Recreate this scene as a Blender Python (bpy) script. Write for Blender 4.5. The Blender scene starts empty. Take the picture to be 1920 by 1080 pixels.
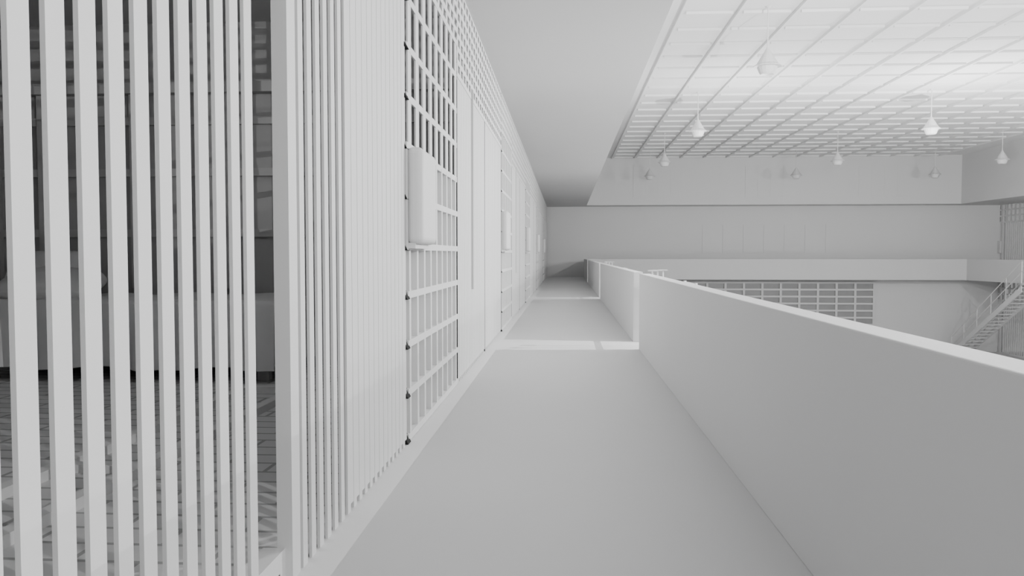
import bpy, math, random
from mathutils import Vector, Matrix
random.seed(4)
scn = bpy.context.scene
COL = scn.collection

# ---------------------------------------------------------------- materials
def mat(name, v, rough=0.75, var=0.02, scale=3.0, bump=0.0):
    m = bpy.data.materials.new(name); m.use_nodes = True
    nt = m.node_tree; b = nt.nodes['Principled BSDF']
    b.inputs['Roughness'].default_value = rough
    b.inputs['Specular IOR Level'].default_value = 0.25
    tc = nt.nodes.new('ShaderNodeTexCoord')
    n = nt.nodes.new('ShaderNodeTexNoise'); n.inputs['Scale'].default_value = scale
    n.inputs['Detail'].default_value = 3
    r = nt.nodes.new('ShaderNodeValToRGB')
    r.color_ramp.elements[0].position = 0.3; r.color_ramp.elements[1].position = 0.7
    r.color_ramp.elements[0].color = (v-var, v-var, v-var, 1)
    r.color_ramp.elements[1].color = (v, v, v, 1)
    nt.links.new(tc.outputs['Object'], n.inputs['Vector'])
    nt.links.new(n.outputs['Fac'], r.inputs['Fac'])
    nt.links.new(r.outputs['Color'], b.inputs['Base Color'])
    if bump > 0:
        bp = nt.nodes.new('ShaderNodeBump'); bp.inputs['Strength'].default_value = bump
        nt.links.new(n.outputs['Fac'], bp.inputs['Height'])
        nt.links.new(bp.outputs['Normal'], b.inputs['Normal'])
    return m
A = 0.61
M_WALL = mat('matte_white_plaster', A, 0.8, 0.01, 0.6)
M_PART = mat('cell_wall_shaded', 0.45, 0.8, 0.01, 0.6)  # same surface as the hall walls, cell dimness put into the colour
M_FRAME = mat('cell_frame_grey', 0.52, 0.7, 0.01, 0.6)
M_BAR = mat('painted_steel_white', A-0.02, 0.6, 0.005, 2)
M_FLOOR = mat('painted_concrete', A, 0.7, 0.01, 0.8)
M_CEIL = mat('ceiling_white', 0.74, 0.85, 0.01, 1)
M_CLOTH = mat('white_linen', 0.80, 0.9, 0.02, 8, 0.1)
M_LAMP = mat('enamel_white', 0.60, 0.45, 0.005, 2)
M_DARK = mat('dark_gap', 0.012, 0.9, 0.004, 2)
def tile_shadow_mat():  # tile joints whose rows also paint in the bar-shadow stripes
    m = mat('cell_floor_tiles_bar_shadow', A, 0.6, 0.02, 1.5); nt = m.node_tree; b = nt.nodes['Principled BSDF']
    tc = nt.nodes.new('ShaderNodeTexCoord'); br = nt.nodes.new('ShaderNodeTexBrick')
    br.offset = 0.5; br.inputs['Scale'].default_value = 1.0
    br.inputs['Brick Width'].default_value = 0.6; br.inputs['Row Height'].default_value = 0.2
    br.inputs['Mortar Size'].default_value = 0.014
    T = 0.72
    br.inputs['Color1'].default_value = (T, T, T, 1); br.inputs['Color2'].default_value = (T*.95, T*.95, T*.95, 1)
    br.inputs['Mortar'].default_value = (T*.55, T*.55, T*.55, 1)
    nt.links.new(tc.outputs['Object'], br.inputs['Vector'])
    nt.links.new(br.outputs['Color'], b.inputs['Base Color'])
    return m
M_TILE_SHADOW = tile_shadow_mat()

# ---------------------------------------------------------------- builders
class MB:
    def __init__(s): s.v = []; s.f = []
    def box(s, x0, x1, y0, y1, z0, z1):
        n = len(s.v)
        s.v += [(x0,y0,z0),(x1,y0,z0),(x1,y1,z0),(x0,y1,z0),(x0,y0,z1),(x1,y0,z1),(x1,y1,z1),(x0,y1,z1)]
        s.f += [(n,n+3,n+2,n+1),(n+4,n+5,n+6,n+7),(n,n+1,n+5,n+4),(n+1,n+2,n+6,n+5),(n+2,n+3,n+7,n+6),(n+3,n,n+4,n+7)]
        return s
    def hexa(s, pts):
        n = len(s.v); s.v += [tuple(p) for p in pts]
        s.f += [(n,n+3,n+2,n+1),(n+4,n+5,n+6,n+7),(n,n+1,n+5,n+4),(n+1,n+2,n+6,n+5),(n+2,n+3,n+7,n+6),(n+3,n,n+4,n+7)]
    def tube(s, a, b, r, k=8):
        a = Vector(a); b = Vector(b); d = (b-a).normalized()
        u = d.orthogonal().normalized(); w = d.cross(u); n = len(s.v)
        for p in (a, b):
            for i in range(k):
                t = 2*math.pi*i/k
                s.v.append(tuple(p + u*math.cos(t)*r + w*math.sin(t)*r))
        for i in range(k):
            j = (i+1) % k
            s.f.append((n+i, n+j, n+k+j, n+k+i))
        s.f.append(tuple(n+k-1-i for i in range(k))); s.f.append(tuple(n+k+i for i in range(k)))
    def lathe(s, prof, c=(0,0,0), k=24):
        n = len(s.v)
        for (r, z) in prof:
            for i in range(k):
                t = 2*math.pi*i/k
                s.v.append((c[0]+r*math.cos(t), c[1]+r*math.sin(t), c[2]+z))
        for a in range(len(prof)-1):
            for i in range(k):
                j = (i+1) % k
                s.f.append((n+a*k+i, n+a*k+j, n+(a+1)*k+j, n+(a+1)*k+i))
        s.f.append(tuple(n+k-1-i for i in range(k)))
        m = n+(len(prof)-1)*k
        s.f.append(tuple(m+i for i in range(k)))
    def mesh(s, name, m, smooth=False):
        me = bpy.data.meshes.new(name); me.from_pydata(s.v, [], s.f); me.validate()
        import bmesh
        bm = bmesh.new(); bm.from_mesh(me); bmesh.ops.recalc_face_normals(bm, faces=bm.faces); bm.to_mesh(me); bm.free()
        me.materials.append(m)
        if smooth:
            for p in me.polygons: p.use_smooth = True
        return me

def obj(name, me, parent=None, loc=(0,0,0)):
    o = bpy.data.objects.new(name, me); COL.objects.link(o); o.location = loc
    if parent: o.parent = parent
    return o
def empty(name, loc=(0,0,0)):
    o = bpy.data.objects.new(name, None); COL.objects.link(o); o.location = loc
    o.empty_display_size = 0.3
    return o
def bevel(o, w, seg=3):
    b = o.modifiers.new('bevel', 'BEVEL'); b.width = w; b.segments = seg; b.limit_method = 'ANGLE'
    return o

# ---------------------------------------------------------------- dimensions
WX = -1.083          # cell front plane (left)
PX0, PX1 = 1.0, 1.135  # parapet inner/outer
PT = 1.038           # parapet top
SZ = 4.0             # soffit
CZ = 6.6             # hall ceiling
GZ = -4.1            # ground floor
YF = 44.2            # far parapet / fascia plane
YB = 45.6            # far back wall
RX0, RX1, RW = 21.05, 21.55, 23.8
Y0 = -6.0
CB = -7.4            # back of cells
GAPS = [(10.95, 11.9), (23.3, 24.3), (36.4, 37.4)]
UNIT = 8.0
U0 = 5.34            # start of first lattice section

# ---------------------------------------------------------------- shell
obj('floor', MB().box(WX-0.12, PX1, Y0, YB, -0.08, 0).mesh('floor', M_FLOOR))
obj('floor_cells', MB().box(CB, WX-0.12, Y0, YB, -0.08, 0).mesh('floor_cells', M_TILE_SHADOW))
obj('floor_ground', MB().box(CB, RW+4, Y0, YB+0.2, GZ-0.2, GZ).mesh('floor_ground', M_FLOOR))
obj('floor_far_gallery', MB().box(PX1, RW, YF, YB, -0.08, 0).mesh('fg', M_FLOOR))
obj('floor_right_gallery', MB().box(RX1-0.135, RW, Y0, YF, -0.08, 0).mesh('rg', M_FLOOR))
# soffits with bulkheads up to the hall ceiling
obj('ceiling_gallery', MB().box(CB, PX1, Y0, YB, SZ, CZ+0.2).mesh('cg', M_WALL))
obj('wall_far_upper', MB().box(PX1, RW, YF, YB, SZ, CZ+0.2).mesh('wfu', M_WALL))
obj('wall_right_upper', MB().box(RX0, RW+0.3, Y0, YF, SZ, CZ+0.2).mesh('wru', M_WALL))
obj('wall_far', MB().box(CB, RW+0.3, YB, YB+0.2, GZ, CZ+0.2).mesh('wf', M_WALL))
obj('wall_back', MB().box(CB, RW+0.3, Y0-0.2, Y0, GZ, CZ+0.2).mesh('wb', M_WALL))
obj('wall_left', MB().box(CB-0.2, CB, Y0, YB, GZ, SZ+0.2).mesh('wl', M_PART))
obj('wall_left_lower', MB().box(WX-0.1, WX, Y0, YB, GZ, -0.08).mesh('wll', M_WALL))
obj('wall_right', MB().box(RW+2.5, RW+2.7, Y0, YB, GZ, SZ).mesh('wr', M_WALL))
obj('floor_right_cells', MB().box(RW, RW+2.5, Y0, YB, -0.08, 0).mesh('frc', M_FLOOR))
# hall ceiling with rib grid
obj('ceiling', MB().box(PX1, RX0, Y0, YF, CZ, CZ+0.2).mesh('ceiling', M_CEIL))
g = MB()
x = 2.5
xs = []
while x < RX0-0.05:
    xs.append(x); g.box(x-0.03, x+0.03, Y0, YF, CZ-0.07, CZ); x += 1.235
y = Y0+0.5; k = 0
while y < YF-0.1:
    for i in range(len(xs)-1):
        g.box(xs[i]+0.11, xs[i+1]-0.11, y-0.035, y+0.035, CZ-0.055, CZ)
    y += 1.3
obj('ceiling_rib_grid', g.mesh('ceiling_rib_grid', M_CEIL))

# ---------------------------------------------------------------- parapets
segs = []; a = Y0
for (g0, g1) in GAPS:
    segs.append((a, g0)); a = g1
segs.append((a, YF))
for (s0, s1) in segs:
    bevel(obj('wall_parapet', MB().box(PX0, PX1, s0, s1, 0, PT).mesh('parapet', M_WALL)), 0.006, 2)
for (s0, s1) in segs:
    bevel(obj('wall_parapet', MB().box(RX1-0.135, RX1, s0, s1, 0, PT).mesh('parapet', M_WALL)), 0.006, 2)
bevel(obj('wall_parapet', MB().box(PX0, RX1, YF, YF+0.135, 0, PT).mesh('parapet', M_WALL)), 0.006, 2)

# ---------------------------------------------------------------- cell fronts
PITCH, BW, BT = 0.113, 0.058, 0.0125
LZ = 3.06
def bars_mesh(L, z0, z1, sgn=-1, pitch=PITCH, bw=BW, ph=0.25, thick=None):
    m = MB(); n = int(L/pitch); t = thick or BT
    for i in range(n):
        y = (i+ph)*pitch
        x0, x1 = sorted((0, sgn*t)); m.box(x0, x1, y, y+bw, z0, z1)
    return m
def header_lattice(m, y0, y1, z0, z1, sgn=-1, px=0.226, pz=0.134):
    x0, x1 = sorted((0, sgn*0.015))
    n = int(round((y1-y0)/px)); px = (y1-y0)/n
    for i in range(n):
        y = y0+i*px; m.box(x0, x1, y, y+px*0.42, z0, z1)
    k = max(1, int(round((z1-z0)/pz))); pz = (z1-z0)/k
    for i in range(k+1):
        z = z0+i*pz; m.box(x0-0.002, x1+0.002, y0, y1, z-0.027, z+0.027)

lat = MB()
D = 2.56
zs = [0.03, 0.345, 0.68, 1.02, 1.355, 1.70, 2.04, 2.38, 2.72, 3.05, 3.38]
for z in zs:
    if z < 1.9: lat.box(-0.045, 0.004, 0.06, D, z-0.025, z+0.025)
    else: lat.box(-0.012, 0.0, 0.06, D, z-0.025, z+0.025)
y = 0.07
while y < D:
    lat.box(-0.013, -0.001, y+0.04, min(y+0.16, D), 2.03, 3.38)
    lat.box(-0.045, 0.002, y+0.04, y+0.10, 0, 2.04); y += 0.29
header_lattice(lat, 0.02, D, 3.38, SZ)
lat_me = lat.mesh('lattice', M_BAR)
plate_me = MB().box(-0.060, -0.046, 0.05, D, 0, 2.03).mesh('plate', M_BAR)
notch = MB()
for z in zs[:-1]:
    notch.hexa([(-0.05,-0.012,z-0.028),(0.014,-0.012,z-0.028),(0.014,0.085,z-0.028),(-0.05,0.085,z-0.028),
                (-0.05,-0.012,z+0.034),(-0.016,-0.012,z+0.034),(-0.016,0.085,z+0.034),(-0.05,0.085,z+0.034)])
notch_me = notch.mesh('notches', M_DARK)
jamb_me = MB().box(-0.10, -0.05, -0.03, 0.05, 0, 2.03).mesh('jamb', M_BAR)
def bar_section(L, backing=True):
    m = bars_mesh(L, 0.0, LZ)
    header_lattice(m, 0, L, LZ+0.03, SZ)
    if backing: m.box(-0.022, -0.002, 0.02, L, 0.035, LZ)
    return m.mesh('bars', M_BAR)
bar_me = bar_section(2.7)
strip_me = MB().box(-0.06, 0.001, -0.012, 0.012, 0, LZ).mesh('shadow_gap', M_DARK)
post_me = MB().box(-0.062, 0.0, 0, 0.095, 0, SZ).mesh('post', M_BAR)
box_me = MB().box(-0.0, 0.117, 0.02, 0.60, 1.37, 2.03).mesh('lock_box', M_BAR)
box_base_me = MB().box(0.0, 0.06, 0.04, 0.64, 1.34, 1.38).box(0.0, 0.012, 0.0, 0.66, 1.33, 2.06).mesh('lock_box_plate', M_BAR)

# near cell front (bars both sides of the post)
cf = empty('cell_front', (WX, 0, 0))
NP = 0.115
nb = bars_mesh(NP*46+0.001, 0, LZ, pitch=NP, bw=0.065, ph=0); header_lattice(nb, 0, 5.5, LZ+0.03, SZ)
obj('bars_near', nb.mesh('bars_near', M_BAR), cf, (0, 2.645-45*NP, 0))
obj('post', post_me, cf, (0, 3.06, 0))
nb = bars_mesh(5.34-3.16, 0, LZ); header_lattice(nb, 0, 2.18, LZ+0.03, SZ)
nb.box(-0.022, -0.002, 0.72, 2.19, 0.035, LZ)
obj('bars', nb.mesh('bars', M_BAR), cf, (0, 3.16, 0))
sill = MB().box(-0.10, -0.03, Y0, 3.0, 0, 0.05); sill.box(-0.12, -0.03, 2.75, 3.06, 0, 0.13)
obj('sill', sill.mesh('sill', M_BAR), cf)
k = 0
while True:
    ys = U0 + k*UNIT
    if ys > YB-0.5: break
    e = empty('cell_front', (WX, ys, 0))
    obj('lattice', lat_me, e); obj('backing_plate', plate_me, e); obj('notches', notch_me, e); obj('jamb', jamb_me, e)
    bx = bevel(obj('lock_box', box_me, e), 0.045, 5); obj('lock_plate', box_base_me, e)
    if ys+2.56+2.7 < YB:
        obj('bars_a', bar_me, e, (0, 2.58, 0)); obj('gap_a', strip_me, e, (0, 2.57, 0))
        obj('gap_b', strip_me, e, (0, 5.27, 0))
        obj('bars_b', bar_me, e, (0, 5.28, 0)); obj('gap_c', strip_me, e, (0, 7.97, 0))
    k += 1

# right hand cell fronts, both levels
for (zb, nm) in ((0, 'up'), (GZ, 'low')):
    m = MB(); y = Y0
    ztop = 3.06 if zb == 0 else 2.9
    while y < YB:
        m.box(0, 0.03, y, y+0.09, 0, ztop); y += 0.2
    y = Y0
    while y < YB:
        m.box(0, 0.03, y, y+0.2, ztop, 4.0); y += 0.4
    for z in (0.03, ztop, ztop+0.33, ztop+0.66): m.box(-0.01, 0.04, Y0, YB, z-0.04, z+0.04)
    y = 5.34
    while y < YB:
        m.box(-0.12, 0, y, y+0.4, 1.37, 2.03); m.box(-0.03, 0.05, y-0.1, y, 0, 4.0); y += 8
    o = obj('cell_front', m.mesh('right_'+nm, M_BAR), None, (RW, 0, zb))

# cell partitions
for yy in (1.15, 9.15, 17.15, 25.15, 33.15, 41.15):
    obj('wall_partition', MB().box(CB, WX-0.13, yy, yy+0.15, 0, SZ).mesh('partition', M_PART))
# panelled frame on the partition of the near cell
fr = MB()
X0, X1 = CB+0.02, -1.3
for z in (1.55, 2.26, 2.86):
    fr.box(X0, X1, -0.05, 0, z-0.045, z+0.045)
fr.box(X0, X1, -0.14, 0, 3.17, 3.29)
x = X0
while x < X1-0.1:
    fr.box(x, x+0.09, -0.06, 0, 0.9, 3.17); fr.box(x+0.62, x+0.67, -0.04, 0, 0.9, 3.17); x += 1.13
for yy in (9.15, 17.15):
    obj('wall_panel_frame', fr.mesh('panel_frame', M_FRAME), None, (0, yy, 0))
fl = MB().box(-3.05, -2.97, 1.6, 7.4, 0, 0.06).box(-2.55, -2.47, 1.6, 7.4, 0, 0.06)
for y in (1.7, 4.5, 7.3): fl.box(-3.0, -2.5, y, y+0.08, 0, 0.05)
obj('floor_light_streak', fl.mesh('floor_light_streak', M_CLOTH))  # pale raised strips stand in for streaks of light on the floor

# ---------------------------------------------------------------- beds
def bed(loc):
    e = empty('bed', loc)
    L, W, H = 3.35, 1.15, 0.84
    f = MB().box(0.05, L-0.05, 0.05, W, 0.14, 0.5)
    for x in (0.1, L-0.22):
        for y in (0.12, W-0.2): f.box(x, x+0.12, y, y+0.1, 0, 0.15)
    obj('frame', f.mesh('bed_frame', M_BAR), e)
    nx, ny = 120, 40; m = MB()
    for j in range(ny+1):
        for i in range(nx+1):
            u = i/nx; v = j/ny
            s = v*(0.70+W)
            xx = u*(L+0.04)-0.02
            if s < 0.70:
                t = 1-s/0.70
                fold = (0.065*math.sin(u*31+1.2*math.sin(u*9)) + 0.035*math.sin(u*57+2))*t
                yy = -0.02-0.05*t + fold; zz = H-0.70*t**0.97 + 0.02*math.sin(u*17)*t
            else:
                q = (s-0.70); yy = q; zz = H+0.012*math.sin(u*23+q*6)+0.01*math.sin(q*19+u*8)
                zz += 0.03*min(1, q/0.1)-0.03
            m.v.append((xx, yy, zz+0.0))
    for j in range(ny):
        for i in range(nx):
            a = j*(nx+1)+i; m.f.append((a, a+1, a+nx+2, a+nx+1))
    n = len(m.v); ne = 30; mz = 12
    for j in range(mz+1):
        for i in range(ne+1):
            q = i/ne; t = j/mz
            m.v.append((L+0.02+0.05*t+0.04*math.sin(q*14)*t, -0.02+q*(W+0.02), H-0.7*t-0.005))
    for j in range(mz):
        for i in range(ne):
            a = n+j*(ne+1)+i; m.f.append((a, a+1, a+ne+2, a+ne+1))
    obj('blanket', m.mesh('blanket', M_CLOTH, True), e)
    def pillow(c, rx, ry, rz, rot):
        p = MB(); K, J = 28, 16; n0 = 0
        for j in range(J+1):
            ph = -math.pi/2+math.pi*j/J
            for i in range(K):
                t = 2*math.pi*i/K
                def se(w, e_): return math.copysign(abs(w)**e_, w)
                cx = se(math.cos(t), 0.45)*abs(math.cos(ph))**0.6; cy = se(math.sin(t), 0.45)*abs(math.cos(ph))**0.6
                p.v.append((rx*cx, ry*cy, rz*math.sin(ph)*(1-0.35*(cx*cx*cy*cy)) + 0.015*math.sin(cx*7+cy*4)))
        for j in range(J):
            for i in range(K):
                ii = (i+1) % K; p.f.append((j*K+i, j*K+ii, (j+1)*K+ii, (j+1)*K+i))
        o = obj('pillow', p.mesh('pillow', M_CLOTH, True), e, c); o.rotation_euler = rot
    pillow((0.72, 0.45, 0.97), 0.50, 0.38, 0.16, (0.25, 0.05, 0.1))
    pillow((0.45, 0.80, 1.08), 0.46, 0.30, 0.15, (0.9, 0.0, 0.1))
    return e
bed((-6.3, 7.85, 0))
bed((-6.3, 15.85, 0))

# ---------------------------------------------------------------- pendant lamps
lp = MB()
lp.lathe([(0.018, 0.03), (0.022, 0.0), (0.215, -0.32), (0.225, -0.34), (0.29, -0.385), (0.29, -0.40),
          (0.25, -0.405), (0.215, -0.41), (0.205, -0.44), (0.17, -0.53), (0.14, -0.565), (0.02, -0.57)], k=16)
lp_me = lp.mesh('shade', M_LAMP)
rod = MB(); rod.tube((0,0,0), (0,0,CZ-5.72), 0.014); rod.lathe([(0.02, CZ-5.76), (0.06, CZ-5.73), (0.06, CZ-5.72)], k=12)
rod_me = rod.mesh('rod', M_LAMP)
for X in (4.3, 11.7, 18.55):
    for Y in (8.6, 17.6, 26.65, 35.5, 41.7):
        if X > 5 and Y == 17.6: continue
        e = empty('pendant_lamp', (X, Y, 5.72))
        obj('shade', lp_me, e); obj('rod', rod_me, e)

# ---------------------------------------------------------------- staircases
def stair(x0, x1, ytop, left, name='staircase'):
    e = empty(name, (0, 0, 0)); run = 6.4; H = -GZ; n = 21
    m = MB(); rise = H/n; tr = run/(n-1)
    for i in range(1, n):
        z = -i*rise; y = ytop+(i-1)*tr
        m.box(x0+0.04, x1-0.04, y, y+0.29, z-0.035, z)
    for xx in (x0, x1-0.04):
        m.hexa([(xx,ytop,-0.42),(xx+0.04,ytop,-0.42),(xx+0.04,ytop+run,GZ),(xx,ytop+run,GZ),
                (xx,ytop,-0.12),(xx+0.04,ytop,-0.12),(xx+0.04,ytop+run+0.2,GZ+0.15),(xx,ytop+run+0.2,GZ+0.15)])
    obj('treads', m.mesh('treads', M_BAR), e)
    lm = MB(); lm.box(x0, x1, ytop-1.0, ytop, -0.08, 0); obj('landing', lm.mesh('landing', M_BAR), e)
    r = MB()
    hs = (0.88, 0.45) if left else (1.02, 0.52)
    for xx in (x0+0.02, x1-0.02):
        for h in hs:
            r.tube((xx, ytop, h), (xx, ytop+run, GZ+h), 0.022)
        for q in range(0, 6):
            t = q/5; z = GZ*t; r.tube((xx, ytop+run*t, z-0.1 if q < 5 else GZ), (xx, ytop+run*t, z+hs[0]), 0.02)
    obj('handrail', r.mesh('handrail', M_BAR), e)
    l = MB(); xo = x1 if left else x0
    for h in hs:
        l.tube((xo, ytop-1.0, h), (xo, ytop, h), 0.022); l.tube((x0, ytop-1.0, h), (x1, ytop-1.0, h), 0.022)
    for (xx, yy) in ((xo, ytop-1.0), (xo, ytop)):
        l.tube((xx, yy, 0), (xx, yy, hs[0]+0.03), 0.02)
    if left:
        for q in (0.03, 0.12, 0.22):
            xx = x0+q; yy = ytop-1.0+q*2
            l.tube((xx, yy, -0.05), (xx, yy, 1.07), 0.012); l.box(xx-0.06, xx+0.06, yy-0.04, yy+0.04, 1.07, 1.085)
    obj('landing_rail', l.mesh('landing_rail', M_BAR), e)
for (g0, g1) in GAPS: stair(PX1+0.01, PX1+0.62, g1, True)
stair(RX1-0.135-0.90, RX1-0.145, GAPS[2][1], False)

# ---------------------------------------------------------------- far wall details
w = MB(); X0, X1, Z0, Z1 = 4.9, 17.1, -2.62, -0.28
fy = YB-0.12
n = 12
for i in range(n+1):
    x = X0+(X1-X0)*i/n; w.box(x-0.06, x+0.06, fy, fy+0.08, Z0, Z1)
for i in range(7):
    z = Z0+(Z1-Z0)*i/6; w.box(X0-0.06, X1+0.06, fy-0.02, fy+0.10, z-0.05, z+0.05)
e = empty('window_1'); obj('muntins', w.mesh('muntins', M_BAR), e)
obj('pane', MB().box(X0, X1, YB-0.03, YB-0.01, Z0, Z1).mesh('pane', mat('frosted_glass_grey', 0.3, 0.3, 0.03, 2)), e)
d = MB()
for i in range(7):
    x = 7.65+i*1.13
    d.box(x+0.02, x+1.11, YB-0.025, YB, 1.38, 2.96)
obj('wall_panel', d.mesh('far_panels', M_WALL))
for (a, b) in ((3.67, 6.4), (9.7, 12.4), (15.7, 18.4)):
    q = MB(); q.box(a, b, YF-0.02, YF, 4.42, 6.08)
    for i in range(1, 4):
        t = a+(b-a)*i/4; q.box(t-0.02, t+0.02, YF-0.03, YF-0.02, 4.42, 6.08)
    obj('wall_panel', q.mesh('upper_panel', M_WALL))

# ---------------------------------------------------------------- lights
def point(x, y, z, e, r=0.0):
    L = bpy.data.lights.new('hall_and_fill_light', 'POINT'); L.energy = e; L.shadow_soft_size = r
    o = bpy.data.objects.new('hall_and_fill_light', L); COL.objects.link(o); o.location = (x, y, z)
EN = {-1.6: (1150, 850, 650), 11.4: (2300, 850, 700), 24.4: (800, 1400, 1400)}
for Y in EN:
    for i, X in enumerate((5.45, 11.6, 17.7)):
        point(X, Y, 3.4, EN[Y][i])
# added fill lights with made-up fixtures, to brighten the cell interiors
for yy in (5.2, 13.2):
    f = MB(); f.lathe([(0.16, 0.0), (0.16, -0.05), (0.10, -0.08), (0.02, -0.09)], k=20)
    obj('added_cell_light', f.mesh('added_cell_light', M_LAMP), None, (-2.2, yy, SZ))
    point(-2.2, yy, 3.6, 22)  # fill light added under the made-up fixture

wd = bpy.data.worlds.new('world'); scn.world = wd; wd.use_nodes = True
wd.node_tree.nodes['Background'].inputs['Color'].default_value = (1, 1, 1, 1)
wd.node_tree.nodes['Background'].inputs['Strength'].default_value = 0.3

# ---------------------------------------------------------------- camera
cd = bpy.data.cameras.new('camera'); cd.sensor_width = 36; cd.lens = 28; cd.clip_start = 0.05; cd.clip_end = 300
cam = bpy.data.objects.new('camera', cd); COL.objects.link(cam)
cam.location = (0, 0, 1.3)
cam.rotation_euler = (math.radians(90-2.42), 0, math.radians(3.87))
scn.camera = cam
